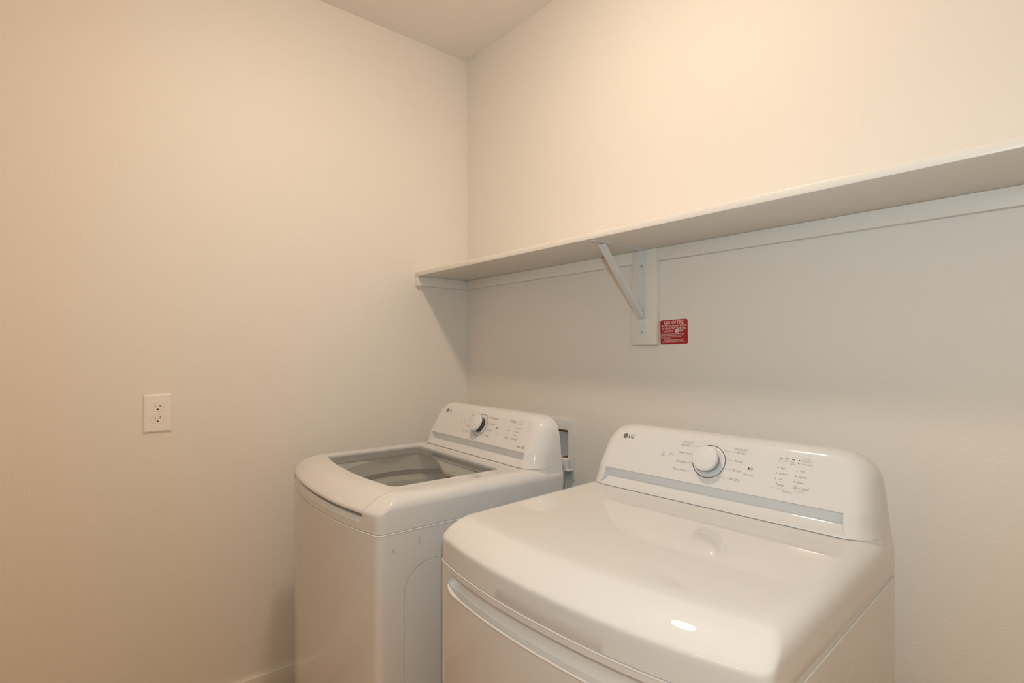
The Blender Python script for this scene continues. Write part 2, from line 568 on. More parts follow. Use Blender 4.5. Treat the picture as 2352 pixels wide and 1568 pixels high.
# drain hose hooked into the box, with its white clip
dh = empty('drain_hose', (0.688, -0.022, 0.0))
tag(dh, 'grey drain hose with white clip hanging from the plumbing box behind the washer', 'hose')
pts = [(0, 0.002, 0.905), (0, -0.004, 0.898), (0, -0.010, 0.884), (0, -0.018, 0.855), (-0.004, -0.020, 0.70), (-0.012, -0.030, 0.50), (-0.01, -0.04, 0.30), (0.0, -0.05, 0.12), (0.0, -0.05, 0.011)]
pts2 = []
for a, b2 in zip(pts[:-1], pts[1:]):
    n_ = max(2, int((Vector(b2) - Vector(a)).length / 0.006))
    for k in range(n_):
        pts2.append(tuple(Vector(a).lerp(Vector(b2), k / n_)))
v, f = tube(pts2, [0.0105 + 0.0012 * (i % 2) for i in range(len(pts2))], 14)
mesh_obj('hose_pipe', v, f, M['hose'], dh, 50)
bm = bmesh.new()
box_bm(bm, -0.017, 0.013, -0.012, 0.011, 0.889, 0.930)
bm_obj('hose_clip', bm, M['box_plastic'], dh, 0.005, 3, 40)
bm = bmesh.new()
box_bm(bm, -0.020, 0.030, -0.016, 0.0125, 0.884, 0.890)
bm_obj('clip_flange', bm, M['box_plastic'], dh, 0.0018, 2, 40)
v, f = loft([[(-0.016, -0.012, 0.884), (0.022, -0.012, 0.884), (0.022, 0.012, 0.884), (-0.016, 0.012, 0.884)], [(-0.014, -0.010, 0.866), (0.014, -0.010, 0.866), (0.014, 0.010, 0.866), (-0.014, 0.010, 0.866)]])
mesh_obj('clip_foot', v, f, M['hose'], dh, 30)

# ------------------------------------------------------------------ red fire label
lab = empty('warning_label', (1.1513, 0, 1.4020))
tag(lab, 'small red risk of fire label stuck on the back wall beside the bracket', 'label')
# frame: u = +x, v = z, n = -y, turned a little in the wall plane
LR = Matrix.Rotation(math.radians(1.2), 4, 'Z')
LF = Matrix(((1, 0, 0, 0), (0, 0, -1, 0), (0, 1, 0, 0), (0, 0, 0, 1)))
def LFz(z): return LF @ LR @ Matrix.Translation((0, 0, z))
mesh_obj('label_border', *prism(rr(-0.0512, 0.0512, -0.0405, 0.0405, 0.0065), 'z', 0, 0.0006), M['label_white'], lab, None, LFz(0))
mesh_obj('label_face', *prism(rr(-0.0499, 0.0499, -0.0392, 0.0392, 0.0058), 'z', 0.0005, 0.0008), M['red'], lab, None, LFz(0))
def lt(s_, size, x, y, align='CENTER', sx=1.0, bold=0.0, mat='label_white'):
    return flat_text('label_text', s_, size, (x, y), LFz(0.0010 if mat == 'label_white' else 0.0014), M[mat], lab, align, sx, bold=bold)
lt('RISK OF FIRE', 0.0150, 0, 0.0300, sx=0.86, bold=0.00035)
lt('THE NET EQUIVALENT LENGTH', 0.0083, 0, 0.0190, sx=0.78, bold=0.00015)
lt('OF DRYER DUCT FROM THIS', 0.0083, 0, 0.0108, sx=0.80, bold=0.00015)
lt('LOCATION IS', 0.0083, -0.0385, 0.0028, 'LEFT', sx=0.72, bold=0.00015)
lt('FEET', 0.0083, 0.0205, 0.0028, 'LEFT', sx=0.84, bold=0.00015)
mesh_obj('write_in_box', *prism(rr(0.0045, 0.0190, -0.0022, 0.0080, 0.001), 'z', 0.0009, 0.0011), M['label_white'], lab, None, LFz(0))
lt('1', 0.0095, 0.0088, 0.0030, sx=0.9, mat='label_blue')
lt('4', 0.0095, 0.0140, 0.0030, sx=0.8, mat='label_blue')
small = ['The dryer exhaust duct length shown includes fittings', 'and bends. Any replacement appliance must be rated', 'for a length not less than the equivalent length', 'noted on this placard.']
for i, s_ in enumerate(small):
    lt(s_, 0.0050, -0.0480, -0.0060 - 0.0046 * i, 'LEFT', sx=0.80, bold=0.00008)
lt('THIS NOTICE IS REQUIRED BY CODE', 0.0050, -0.0010, -0.0255, sx=0.86, bold=0.00008)
lt('DO NOT REMOVE OR DEFACE THIS PLACARD', 0.0050, -0.0010, -0.0300, sx=0.76, bold=0.00008)
mesh_obj('label_rule', *prism([(-0.046, -0.0338), (0.046, -0.0338), (0.046, -0.0332), (-0.046, -0.0332)], 'z', 0.0009, 0.0010), M['label_white'], lab, None, LFz(0))

# ------------------------------------------------------------------ washer and dryer bodies
W_, DR, BOW = 0.686, 0.606, 0.044
SEAM = 0.899
def bow(x):
    t = min(1.0, abs((x - 0.343) / 0.343))
    return -BOW * (1 - t ** 2.2)
def bez(p0, p1, p2, n):
    return [tuple((1 - t) ** 2 * p0[i] + 2 * t * (1 - t) * p1[i] + t * t * p2[i] for i in (0, 1)) for t in np.linspace(0, 1, n)]
def plan(grow=0.0):
    rc = 0.020
    P_ = []
    P_ += bez((0, rc), (0, 0), (rc, bow(rc)), 10)
    for x in np.linspace(rc, W_ - rc, 66)[1:-1]:
        P_.append((x, bow(x)))
    P_ += bez((W_ - rc, bow(W_ - rc)), (W_, 0), (W_, rc), 10)
    for y in np.linspace(rc, DR - 0.006, 14)[1:-1]:
        P_.append((W_, y))
    P_ += bez((W_, DR - 0.006), (W_, DR), (W_ - 0.006, DR), 5)
    for x in np.linspace(W_ - 0.006, 0.006, 20)[1:-1]:
        P_.append((x, DR))
    P_ += bez((0.006, DR), (0, DR), (0, DR - 0.006), 5)
    for y in np.linspace(DR - 0.006, rc, 14)[1:-1]:
        P_.append((0, y))
    if grow:
        P_ = [(0.343 + (p[0] - 0.343) * (1 + grow / 0.343), DR + (p[1] - DR) * (1 + grow / 0.63)) for p in P_]
    return P_
def ringz(z, sx_, sf, base=None):
    base = base or plan()
    return [(0.343 + (p[0] - 0.343) * (1 - sx_ / 0.343), DR - (DR - p[1]) * (1 - sf / 0.63), z) for p in base]

ZP = [0.9004, 0.9014, 0.925, 0.938, 0.944, 0.948, 0.951, 0.954, 0.956, 0.958, 0.9605, 0.963, 0.9655, 0.968, 0.9705, 0.973, 0.975, 0.977, 0.9787, 0.9802, 0.9815, 0.9827, 0.9838, 0.9847, 0.9854, 0.9858, 0.9860]
FRONT = ([0.9004, 0.9014, 0.944, 0.948, 0.951, 0.954, 0.958, 0.963, 0.968, 0.973, 0.977, 0.980, 0.9825, 0.9845, 0.9855, 0.9860],
         [0.0008, 0.0, 0.0, 0.0008, 0.0030, 0.0065, 0.0115, 0.0185, 0.0265, 0.0350, 0.0430, 0.0505, 0.058, 0.067, 0.076, 0.088])
SIDE = ([0.9004, 0.9014, 0.952, 0.956, 0.960, 0.965, 0.970, 0.975, 0.978, 0.981, 0.983, 0.9845, 0.9855, 0.9860],
        [0.0008, 0.0, 0.0, 0.0002, 0.0008, 0.0022, 0.0046, 0.0085, 0.0118, 0.0162, 0.0205, 0.0252, 0.0300, 0.0370])
PROF = [(z, float(np.interp(z, *FRONT)), float(np.interp(z, *SIDE))) for z in ZP]
def cover_solid():
    L_ = [ringz(z, sx_, sf) for z, sf, sx_ in PROF]
    L_.append(ringz(0.9860, PROF[-1][2] + 0.002, PROF[-1][1] + 0.002))
    L_.append(ringz(0.9860, PROF[-1][2] + 0.012, PROF[-1][1] + 0.012))
    return loft(L_)

def console(parent, name='control_console'):
    zt = [0.930, 0.955, 0.977, 1.0, 1.025, 1.051, 1.076, 1.090, 1.100, 1.110, 1.119, 1.126, 1.131, 1.135, 1.1380, 1.1400, 1.1412]
    wt = [0.3420, 0.3418, 0.3375, 0.3345, 0.3320, 0.3290, 0.3255, 0.3226, 0.3190, 0.3135, 0.3060, 0.2975, 0.2890, 0.2790, 0.2680, 0.2540, 0.2340]
    zy = [0.930, 0.984, 0.9848, 0.9866, 0.9876, 0.992, 1.004, 1.031, 1.115, 1.122, 1.128, 1.1325, 1.136, 1.1385, 1.1402, 1.1412]
    yy = [0.4835, 0.4835, 0.4835, 0.4835, 0.4795, 0.4815, 0.488, 0.500, 0.5442, 0.5482, 0.5525, 0.5570, 0.5620, 0.5670, 0.5730, 0.5800]
    zr = [0.94, 1.11, 1.125, 1.133, 1.1385, 1.1412]
    yr = [0.6055, 0.6055, 0.604, 0.601, 0.596, 0.590]
    zs = np.unique(np.concatenate([np.linspace(0.930, 0.984, 6), np.linspace(0.99, 1.09, 22), np.linspace(1.09, 1.125, 12), np.array(zt[11:]), np.array(zy[6:]), [1.1335, 1.137, 1.1392, 1.1408], [0.9848, 0.9866, 0.9876, 0.992, 1.031]]))
    def sm(z, a, b2, w=0.004):
        if z > 1.124 or z < 0.995: return float(np.interp(z, a, b2))
        return float(np.mean([np.interp(z + d, a, b2) for d in np.linspace(-w, w, 5)]))
    rings = []
    for z in zs:
        w = sm(z, zt, wt, 0.006)
        yf = sm(z, zy, yy, 0.0015)
        y1 = float(np.interp(z, zr, yr))
        rx = 0.047 + 0.022 * min(1.0, max(0.0, (1.031 - z) / 0.05))
        ry = min(0.072, (y1 - yf) * 0.8)
        L_ = []
        n1 = 16
        for k in range(n1):   # left front corner
            t = math.pi - 0.5 * math.pi * k / (n1 - 1)
            a_, b2 = math.cos(t), math.sin(t)
            L_.append((0.343 - w + rx + rx * (-(abs(a_) ** 0.92)), yf + ry - ry * (abs(b2) ** 0.92)))
        for x in np.linspace(0.343 - w + rx, 0.343 + w - rx, 40)[1:-1]:
            L_.append((x, yf))
        L2 = [(0.686 - p[0], p[1]) for p in L_[:n1][::-1]]
        L_ += L2
        for y in np.linspace(yf + ry, y1, 8)[1:]:
            L_.append((0.343 + w, y))
        for x in np.linspace(0.343 + w, 0.343 - w, 26)[1:]:
            L_.append((x, y1))
        for y in np.linspace(y1, yf + ry, 8)[1:-1]:
            L_.append((0.343 - w, y))
        rings.append([(p[0], p[1], float(z)) for p in L_])
    v, f = loft(rings)
    o = mesh_obj(name, v, f, M['panel'], parent)
    # finger groove under the panel
    g = [(0.44, 0.9915), (0.4830, 0.9915), (0.4950, 0.9965), (0.5030, 1.0010), (0.5080, 1.0055), (0.5100, 1.0085), (0.5102, 1.020), (0.5085, 1.0275), (0.5050, 1.0303), (0.44, 1.0308)]
    # splayed ends
    n = len(g)
    r0 = [(0.052, p[0], p[1]) for p in g]
    r1 = [(0.064, p[0], p[1]) for p in g]
    r2 = [(0.622, p[0], p[1]) for p in g]
    r3 = [(0.634, p[0], p[1]) for p in g]
    def end(x0_, x1_):
        return [(x0_ + (x1_ - x0_) * min(1.0, max(0.0, (p[0] - 0.482) / 0.03)), p[0], p[1]) for p in g]
    v, f = loft([end(0.052, 0.064), end(0.634, 0.622)])
    boolean(o, cutter((v, f)), smooth=28)
    return o

PA = math.atan(1.9)
PC, PS = math.cos(PA), math.sin(PA)
def pframe(h=0.0):
    h = h + 0.0001 if h > 0 else h
    """panel frame: u along x, v up the panel, n outwards; origin at panel foot"""
    n = Vector((0, -PS, PC))
    o = Vector((0, 0.500, 1.031)) + n * h
    return Matrix(((1, 0, 0, o.x), (0, PC, -PS, o.y), (0, PS, PC, o.z), (0, 0, 0, 1)))

def knob(parent, cx, cy, r_cap, h, dark):
    fr_ = pframe(0.0) @ Matrix.Translation((cx, cy, 0))
    k = empty('program_knob', (0, 0, 0))
    bpy.data.objects.remove(k)
    # recessed-looking dish ring
    v, f = lathe([(0.0372, -0.001), (0.0372, 0.0012), (0.0355, 0.0020), (0.033, 0.0016), (0.026, 0.0008), (0.004, 0.0008)], 72)
    mesh_obj('dial_seat', v, f, M['panel'], parent, 40, fr_)
    v, f = lathe([(r_cap - 0.0035, 0.001), (r_cap - 0.0030, 0.003), (r_cap - 0.0015, h - 0.0085)], 72)
    mesh_obj('knob_skirt', v, f, dark, parent, 40, fr_)['label'] = 'dark knob skirt'
    v, f = lathe([(r_cap - 0.003, h - 0.009), (r_cap, h - 0.0085), (r_cap + 0.0003, h - 0.006), (r_cap, h - 0.0025), (r_cap - 0.0009, h - 0.0008), (r_cap - 0.0024, h), (0.003, h + 0.0003)], 72)
    c_ = mesh_obj('knob_cap', v, f, M['plastic'], parent, 50, fr_)
    ov = mesh_obj('panel_overlay', *prism(rr(0.0630, 0.6170, 0.0030, 0.0985, 0.012), 'z', -0.001, 0.00014), M['panel'], parent, 30, Matrix.Translation((0, 0, 0)) @ pframe(0.0))
    # fine dark ring printed round the dial
    pts = disc_poly(cx, cy, 0.0392, 96)
    v, f = strip(pts, 0.0015, True)
    mesh_obj('dial_ring', v, f, M['ring'], parent, None, pframe(0.0004))
    return c_

def ptext(parent, s_, x, y, size, mat='print', align='LEFT', sx=1.0, name='printed_word', shear=0.0, bold=0.0):
    return flat_text(name, s_, size, (x, y), pframe(0.0004), M[mat], parent, align, sx, shear=shear, bold=bold)
def pstrip(parent, pts, w, mat='print', closed=False, name='printed_mark'):
    v, f = strip(pts, w, closed)
    return mesh_obj(name, v, f, M[mat], parent, None, pframe(0.0004))
def pdot(parent, x, y, rx, ry=None, mat='print_dark', name='indicator_light'):
    ry = ry or rx
    pts = [(x + rx * math.cos(t), y + ry * math.sin(t), 0) for t in np.linspace(0, 2 * math.pi, 17)[:-1]]
    return mesh_obj(name, pts, [tuple(range(16))], M[mat], parent, None, pframe(0.0004))
def icons(parent, px_, py_, wx_, wy_):
    pts = [(px_ + 0.0042 * math.cos(t), py_ + 0.0042 * math.sin(t)) for t in np.linspace(math.radians(125), math.radians(415), 24)]
    pstrip(parent, pts, 0.0008, name='power_symbol')
    pstrip(parent, [(px_, py_ + 0.0005), (px_, py_ + 0.0052)], 0.0008, name='power_symbol')
    for r_ in (0.0016, 0.0032, 0.0048):
        pts = [(wx_ + r_ * math.cos(t), wy_ - 0.001 + r_ * math.sin(t)) for t in np.linspace(math.radians(40), math.radians(140), 9)]
        pstrip(parent, pts, 0.0007, name='wireless_symbol')
    pstrip(parent, [(wx_ - 0.0055, wy_ - 0.0055), (wx_ + 0.0045, wy_ - 0.0055)], 0.0009, 'print', name='printed_mark')
    pstrip(parent, [(wx_ - 0.0035, wy_ - 0.0032), (wx_ + 0.0030, wy_ - 0.0032)], 0.0007, 'print', name='printed_mark')
def play(parent, x, y, sc=1.0):
    v = [(x - 0.0045 * sc, y - 0.0040 * sc, 0), (x + 0.0008 * sc, y, 0), (x - 0.0045 * sc, y + 0.0040 * sc, 0)]
    mesh_obj('start_symbol', v, [(0, 1, 2)], M['print_dark'], parent, None, pframe(0.0004))
    for dx in (0.0026, 0.0052):
        pstrip(parent, [(x + dx * sc, y - 0.0038 * sc), (x + dx * sc, y + 0.0038 * sc)], 0.0010 * sc, 'print', name='start_symbol')
def logo(parent, cx, cy):
    r_ = 0.0072
    pdot(parent, cx, cy, r_, r_, 'logo', 'logo_badge')
    F2 = pframe(0.0006)
    def st(pts, w):
        v, f = strip(pts, w)
        mesh_obj('logo_stroke', v, f, M['print_light'], parent, None, F2)
    st([(cx + 0.0054 * math.cos(t), cy + 0.0054 * math.sin(t)) for t in np.linspace(math.radians(75), math.radians(360), 26)] , 0.0008)
    st([(cx + 0.0058, cy), (cx + 0.0022, cy)], 0.0008)
    st([(cx, cy + 0.0030), (cx, cy - 0.0022), (cx + 0.0018, cy - 0.0022)], 0.0008)
    v = [(cx - 0.0024 + 0.0008 * math.cos(t), cy + 0.0024 + 0.0008 * math.sin(t), 0) for t in np.linspace(0, 2 * math.pi, 13)[:-1]]
    mesh_obj('logo_stroke', v, [tuple(range(12))], M['print_light'], parent, None, F2)
    ptext(parent, 'LG', cx + 0.0092, cy - 0.0002, 0.0152, 'logo', 'LEFT', 0.98, 'logo_letters', bold=0.00025)

def body(root, arches, gw, gd):
    """cabinet below the seam"""
    base = plan(0.0007)
    z = [(0.020, 0.004), (0.024, 0.0), (0.8935, 0.0), (0.8962, 0.0), (0.8970, -0.0005), (0.8986, -0.0005), (0.8994, 0.0003), (0.8996, 0.0012)]
    v, f = loft([ringz(zz, s_, s_, base) for zz, s_ in z])
    cab = mesh_obj('cabinet', v, f, M['enamel'], root)
    # pressed arch grooves in each side panel
    def arch(spec, inset):
        a, b2, zt_, r_ = spec[0] + inset, spec[1] - inset, spec[2] - inset, spec[3] - inset
        P_ = [(a, 0.06 + inset)]
        P_ += [(a + r_ - r_ * math.cos(t), zt_ - r_ + r_ * math.sin(t)) for t in np.linspace(0, math.pi / 2, 20)]
        P_ += [(b2 - r_ + r_ * math.sin(t), zt_ - r_ + r_ * math.cos(t)) for t in np.linspace(0, math.pi / 2, 20)][(1 if b2 - a <= 2 * r_ + 1e-6 else 0):]
        P_ += [(b2, 0.06 + inset)]
        return P_
    for spec in arches:
        A1, A2 = arch(spec, 0.0), arch(spec, gw)
        for xa, xb in ((W_ - gd, 0.700), (-0.014, gd)):
            n = len(A1)
            v = [(xa, *p) for p in A1] + [(xa, *p) for p in A2] + [(xb, *p) for p in A1] + [(xb, *p) for p in A2]
            f = []
            for i in range(n):
                j = (i + 1) % n
                f += [(i, j, n + j, n + i), (2 * n + i, 2 * n + j, 3 * n + j, 3 * n + i), (i, j, 2 * n + j, 2 * n + i), (n + i, n + j, 3 * n + j, 3 * n + i)]
            boolean(cab, cutter((v, f)))
    for fx in (0.05, W_ - 0.05):
        for fy in (0.05, DR - 0.05):
            v, f = lathe([(0.022, 0.0), (0.022, 0.008), (0.010, 0.010), (0.010, 0.022)], 20)
            o = mesh_obj('levelling_foot', v, f, M['black'], root, 40)
            o.location = (fx, fy, 0)
    return cab

def bow_cutter(x0, x1, sec, nx=60, ease=None):
    """cutter whose section (depth from the bowed front, z) follows the front"""
    rings = []
    for i, x in enumerate(np.linspace(x0, x1, nx)):
        k = 1.0 if ease is None else ease(x)
        rings.append([(x, bow(x) + (d if d <= 0 else d * k), z) for d, z in sec])
    return loft(rings)

# ---- dryer
dyaw = math.radians(3.04)
dryer = empty('dryer', (1.1521, -0.874, 0), dyaw)
tag(dryer, 'white front-loading tumble dryer, the nearer machine with a plain solid top', 'dryer')
DZ = 0.0024   # the dryer stands this much taller on its feet
cab = body(dryer, [(0.294, 0.348, 0.838, 0.0265), (0.464, 0.518, 0.846, 0.0265)], 0.0012, -0.0002)
sec = [(-0.03, 0.8480), (0.0000, 0.8480), (0.0130, 0.8500), (0.0165, 0.8530), (0.0185, 0.8600), (0.0185, 0.8680), (0.0165, 0.8750), (0.0120, 0.8810), (0.0060, 0.8850), (0.0, 0.8872), (-0.03, 0.8890)]
HX0, HX1, HZ = 0.046, 0.640, 0.8620
def endk(x, L=0.032):
    a = min(x - HX0, HX1 - x)
    return math.sqrt(max(0.0, 1 - ((L - min(a, L)) / L) ** 2))
rings = []
xs = np.concatenate([HX0 + 0.032 * (1 - np.cos(np.linspace(0.06, math.pi / 2, 22))), np.linspace(0.0781, 0.6079, 80), HX1 - 0.032 * (1 - np.cos(np.linspace(0.06, math.pi / 2, 22)))[::-1]])
for x in xs:
    e = endk(float(x))
    rings.append([(float(x), bow(float(x)) + (d if d <= 0 else d * (0.25 + 0.75 * e)), HZ + (z - HZ) * e) for d, z in sec])
boolean(cab, cutter(loft(rings)), smooth=30)
# raised lip round the lower edge of the handle recess
def lip():
    pts, rr_ = [], []
    for x in xs:
        e = endk(float(x))
        a = min(x - HX0, HX1 - x)
        pts.append((float(x), bow(float(x)) - 0.0003, HZ - 0.0145 * e))
        t = max(0.0, 1 - a / 0.060)
        rr_.append(0.0026 + 0.0030 * math.sin(math.pi * min(1.0, t) ** 1.6) if t > 0 else 0.0026)
    rr_[0] = rr_[-1] = 0.0010
    return tube(pts, rr_, 14)
mesh_obj('door_handle', *lip(), M['plastic'], dryer, 60)
mesh_obj('top_cover', *cover_solid(), M['enamel'], dryer, 40)
con = console(dryer)
knob(con, 0.3390, 0.0580, 0.0300, 0.0270, M['hose'])
logo(con, 0.0945, 0.0920)
for s_, x, y in (('Normal', 0.2815, 0.0893), ('Heavy Duty', 0.2915, 0.0697), ('Delicates', 0.2840, 0.0465), ('Perm. Press', 0.2890, 0.0264)):
    ptext(con, s_, x, y, 0.0078, align='RIGHT', sx=0.92 if s_ != 'Normal' else 0.88)
ptext(con, 'SENSOR DRY', 0.2640, 0.0975, 0.0062, 'print_light', sx=0.80)
pstrip(con, [(0.2640, 0.0943), (0.2900, 0.0943)], 0.0004, 'print_light')
for s_, x, y in (('60 min', 0.3990, 0.0885), ('40 min', 0.3975, 0.0682), ('20 min', 0.3965, 0.0464), ('Air Dry', 0.3948, 0.0258)):
    ptext(con, s_, x, y, 0.0085, sx=0.88)
ptext(con, 'MANUAL DRY', 0.3915, 0.0973, 0.0064, 'print_light', sx=0.84)
pstrip(con, [(0.3915, 0.0942), (0.4200, 0.0942)], 0.0004, 'print_light')
for a, b2, y0, y1 in ((0.2835, 0.3130, 0.0893, 0.0905), (0.2945, 0.2990, 0.0697, 0.0697), (0.2865, 0.2998, 0.0465, 0.0480), (0.2915, 0.3075, 0.0264, 0.0290), (0.3700, 0.3965, 0.0885, 0.0885), (0.3790, 0.3945, 0.0682, 0.0682), (0.3780, 0.3940, 0.0464, 0.0464), (0.3640, 0.3920, 0.0258, 0.0258)):
    pstrip(con, [(a, y0), (b2, y1)], 0.0005, 'print')
icons(con, 0.2404, 0.0596, 0.2185, 0.0600)
play(con, 0.4358, 0.0560)
ptext(con, 'Hold to Start', 0.4350, 0.0420, 0.0048, 'print', 'CENTER', 0.85)
for x, s_, s2 in ((0.4957, 'Dry', None), (0.5082, 'Cool', None), (0.5204, 'Flow', 'Sense')):
    pstrip(con, [(x - 0.0030, 0.0908), (x + 0.0030, 0.0904)], 0.0016, 'print_dark', name='indicator_light')
    ptext(con, s_, x - 0.0005, 0.0850, 0.0048, 'print_light', 'CENTER', 0.85)
    if s2: ptext(con, s2, x - 0.0010, 0.0807, 0.0048, 'print_light', 'CENTER', 0.85)
for x, y in ((0.5325, 0.0905), (0.5319, 0.0839), (0.4932, 0.0687), (0.4925, 0.0566), (0.4918, 0.0444), (0.5312, 0.0682), (0.5307, 0.0560), (0.5301, 0.0440)):
    pdot(con, x, y, 0.0012)
for s_, x, y in (('Damp Dry', 0.5372, 0.0955), ('Energy Saver', 0.5372, 0.0902), ('Control Lock', 0.5372, 0.0838)):
    ptext(con, s_, x, y, 0.0050, 'print_light', sx=0.80)
for s_, x, y in (('High', 0.4985, 0.0687), ('Medium', 0.4978, 0.0565), ('Low', 0.4972, 0.0444), ('Very', 0.5370, 0.0680), ('Normal', 0.5363, 0.0557), ('Damp', 0.5355, 0.0437)):
    ptext(con, s_, x, y, 0.0058, 'print', sx=0.86)
ptext(con, 'Temp.', 0.4937, 0.0322, 0.0090, sx=0.80)
ptext(con, 'Dry Level', 0.5303, 0.0320, 0.0090, sx=0.82)
pstrip(con, [(0.4838, 0.0241), (0.5172, 0.0239)], 0.0004, 'print_light')
pstrip(con, [(0.5275, 0.0234), (0.5607, 0.0232)], 0.0004, 'print_light')
ptext(con, 'Energy Saver', 0.5105, 0.0195, 0.0040, 'print', sx=0.9)
ptext(con, 'Wi-Fi', 0.5415, 0.0262, 0.0040, 'print_light', sx=0.9)

# ---- washer
wyaw = math.radians(-1.7036)
ex = Vector((math.cos(wyaw), math.sin(wyaw), 0))
wpos = Vector((0.9524, -0.9216, 0)) - ex * W_
washer = empty('washing_machine', wpos, wyaw)
tag(washer, 'white top-loading washing machine with a glass lid, in the corner', 'washing machine')
cab = body(washer, [(0.066, 0.540, 0.816, 0.078)], 0.0016, 0.0015)
TC = (0.343, 0.318)
boolean(cab, cutter(prism(disc_poly(TC[0], TC[1], 0.2855, 96), 'z', 0.42, 1.0)), smooth=30)
cov = mesh_obj('top_cover', *cover_solid(), M['enamel'], washer)
poly = [(-0.1, 0.9405), (0.035, 0.9405), (0.047, 0.955), (0.4775, 0.955), (0.4775, 1.1), (-0.1, 1.1)]
boolean(cov, cutter(prism(poly, 'x', 0.0594, 0.6266)))
secw = [(-0.03, 0.9185), (0.0, 0.9205), (0.0035, 0.9235), (0.0060, 0.9280), (0.0085, 0.9305), (0.026, 0.9310), (0.026, 0.9430), (-0.03, 0.9430)]
boolean(cov, cutter(bow_cutter(0.0615, 0.6245, secw, 70)))
boolean(cov, cutter(prism(disc_poly(TC[0], TC[1], 0.2855, 96), 'z', 0.85, 0.9551)), smooth=30)
lid = mesh_obj('lid', *cover_solid(), M['enamel'], washer)
poly = [(-0.1, 0.9425), (0.034, 0.9425), (0.045, 0.9570), (0.4750, 0.9570), (0.4750, 1.1), (-0.1, 1.1)]
boolean(lid, cutter(prism(poly, 'x', 0.0612, 0.6248)), 'INTERSECT')
# window opening: rounded, with its front edge bowed
def window(ins=0.0):
    P_ = []
    x0, x1, y1, r_ = 0.080 + ins, 0.594 - ins, 0.428 - ins, 0.018
    def yf(x): return 0.060 + ins + 0.026 * (abs((x - 0.343) / 0.26)) ** 2.2
    P_ += [(x1 - r_ * 0.0, yf(x1) + r_), ]
    P_ += bez((x1, yf(x1) + r_), (x1, yf(x1)), (x1 - r_ * 1.2, yf(x1 - r_ * 1.2)), 8)[1:]
    for x in np.linspace(x1 - r_ * 1.2, x0 + r_ * 0.8, 40)[1:-1]:
        P_.append((x, yf(x)))
    P_ += bez((x0 + r_ * 0.8, yf(x0 + r_ * 0.8)), (x0, yf(x0)), (x0, yf(x0) + r_ * 0.8), 8)
    P_ += bez((x0, y1 - r_), (x0, y1), (x0 + r_, y1), 8)
    P_ += bez((x1 - 0.01, y1), (x1, y1), (x1, y1 - 0.01), 6)
    return P_
boolean(lid, cutter(prism(window(), 'z', 0.90, 1.05)), smooth=28)
mesh_obj('glass_pane', *prism(window(-0.004), 'z', 0.9790, 0.9825), M['glass'], washer, None)
lid.data = lid.data
# cut the seat for the pane out of the lid so that the pane sits in it
# grey inner frame below the glass
wi, wo = window(0.0065), window(-0.006)
n = len(wi)
v = [(*p, 0.9585) for p in wi] + [(*p, 0.9585) for p in wo] + [(*p, 0.9786) for p in wi] + [(*p, 0.9786) for p in wo]
f = []
for i in range(n):
    j = (i + 1) % n
    f += [(i, j, n + j, n + i), (2 * n + i, 2 * n + j, 3 * n + j, 3 * n + i), (i, j, 2 * n + j, 2 * n + i), (n + i, n + j, 3 * n + j, 3 * n + i)]
mesh_obj('window_frame', v, f, M['lid_under'], washer, 40)['label'] = 'grey inner frame of the lid window'
# tub: splash ring, gap with its shade painted dark, balance ring, steel drum
def ring_part(name, prof, mat):
    v, f = [], []
    n_ = 96
    for r_, z in prof:
        v += [(TC[0] + r_ * math.cos(2 * math.pi * i / n_), TC[1] + r_ * math.sin(2 * math.pi * i / n_), z) for i in range(n_)]
    K = len(prof)
    for k in range(K):
        for i in range(n_):
            j = (i + 1) % n_
            k2 = (k + 1) % K
            f.append((k * n_ + i, k * n_ + j, k2 * n_ + j, k2 * n_ + i))
    return mesh_obj(name, v, f, mat, washer, 35)
ring_part('splash_ring', [(0.2850, 0.9545), (0.2790, 0.9550), (0.2720, 0.9480), (0.2715, 0.9060), (0.2700, 0.9000), (0.2730, 0.8990), (0.2850, 0.9040)], M['tub_plastic'])
ring_part('tub_gap_shade', [(0.2850, 0.9035), (0.2810, 0.9030), (0.2810, 0.8790), (0.2850, 0.8790)], M['gap_shade'])
ring_part('balance_ring', [(0.2850, 0.8785), (0.2760, 0.8800), (0.2640, 0.8780), (0.2500, 0.8660), (0.2460, 0.8400), (0.2480, 0.7900), (0.2600, 0.7900), (0.2850, 0.8600)], M['tub_plastic'])
v, f = lathe([(0.2530, 0.7950), (0.2520, 0.50), (0.235, 0.470), (0.10, 0.460), (0.01, 0.470)], 96)
v = [(p[0] + TC[0], p[1] + TC[1], p[2]) for p in v]
f = f[:-2] + [f[-1]]
mesh_obj('drum', v, f, M['steel'], washer, 35)
v, f = lathe([(0.15, 0.471), (0.14, 0.485), (0.05, 0.505), (0.035, 0.56), (0.01, 0.565)], 48)
v = [(p[0] + TC[0], p[1] + TC[1], p[2]) for p in v]
mesh_obj('impeller', v, f, M['tub_plastic'], washer, 35)
deck = [(0.085, 0.4770), (0.105, 0.4660), (0.150, 0.4560), (0.190, 0.4400), (0.290, 0.3970), (0.390, 0.3540), (0.430, 0.3450), (0.500, 0.3480), (0.560, 0.3640), (0.610, 0.395), (0.6255, 0.42), (0.6255, 0.4770)]
dk = mesh_obj('dispenser_deck', *prism(deck, 'z', 0.9470, 0.9562), M['tub_plastic'], washer, 30)
dk['label'] = 'dispenser deck at the back of the tub opening'
for k, (x, y) in enumerate(((0.425, 0.358), (0.575, 0.388))):
    a = 0.9 if k == 0 else 0.3
    v, f = strip([(x, y), (x + 0.020 * math.cos(a), y + 0.020 * math.sin(a) * (1 if k == 0 else 0.4))], 0.0050)
    mesh_obj('printed_mark', v, f, M['print_dark'], dk, None, Matrix.Translation((0, 0, 0.9565)))
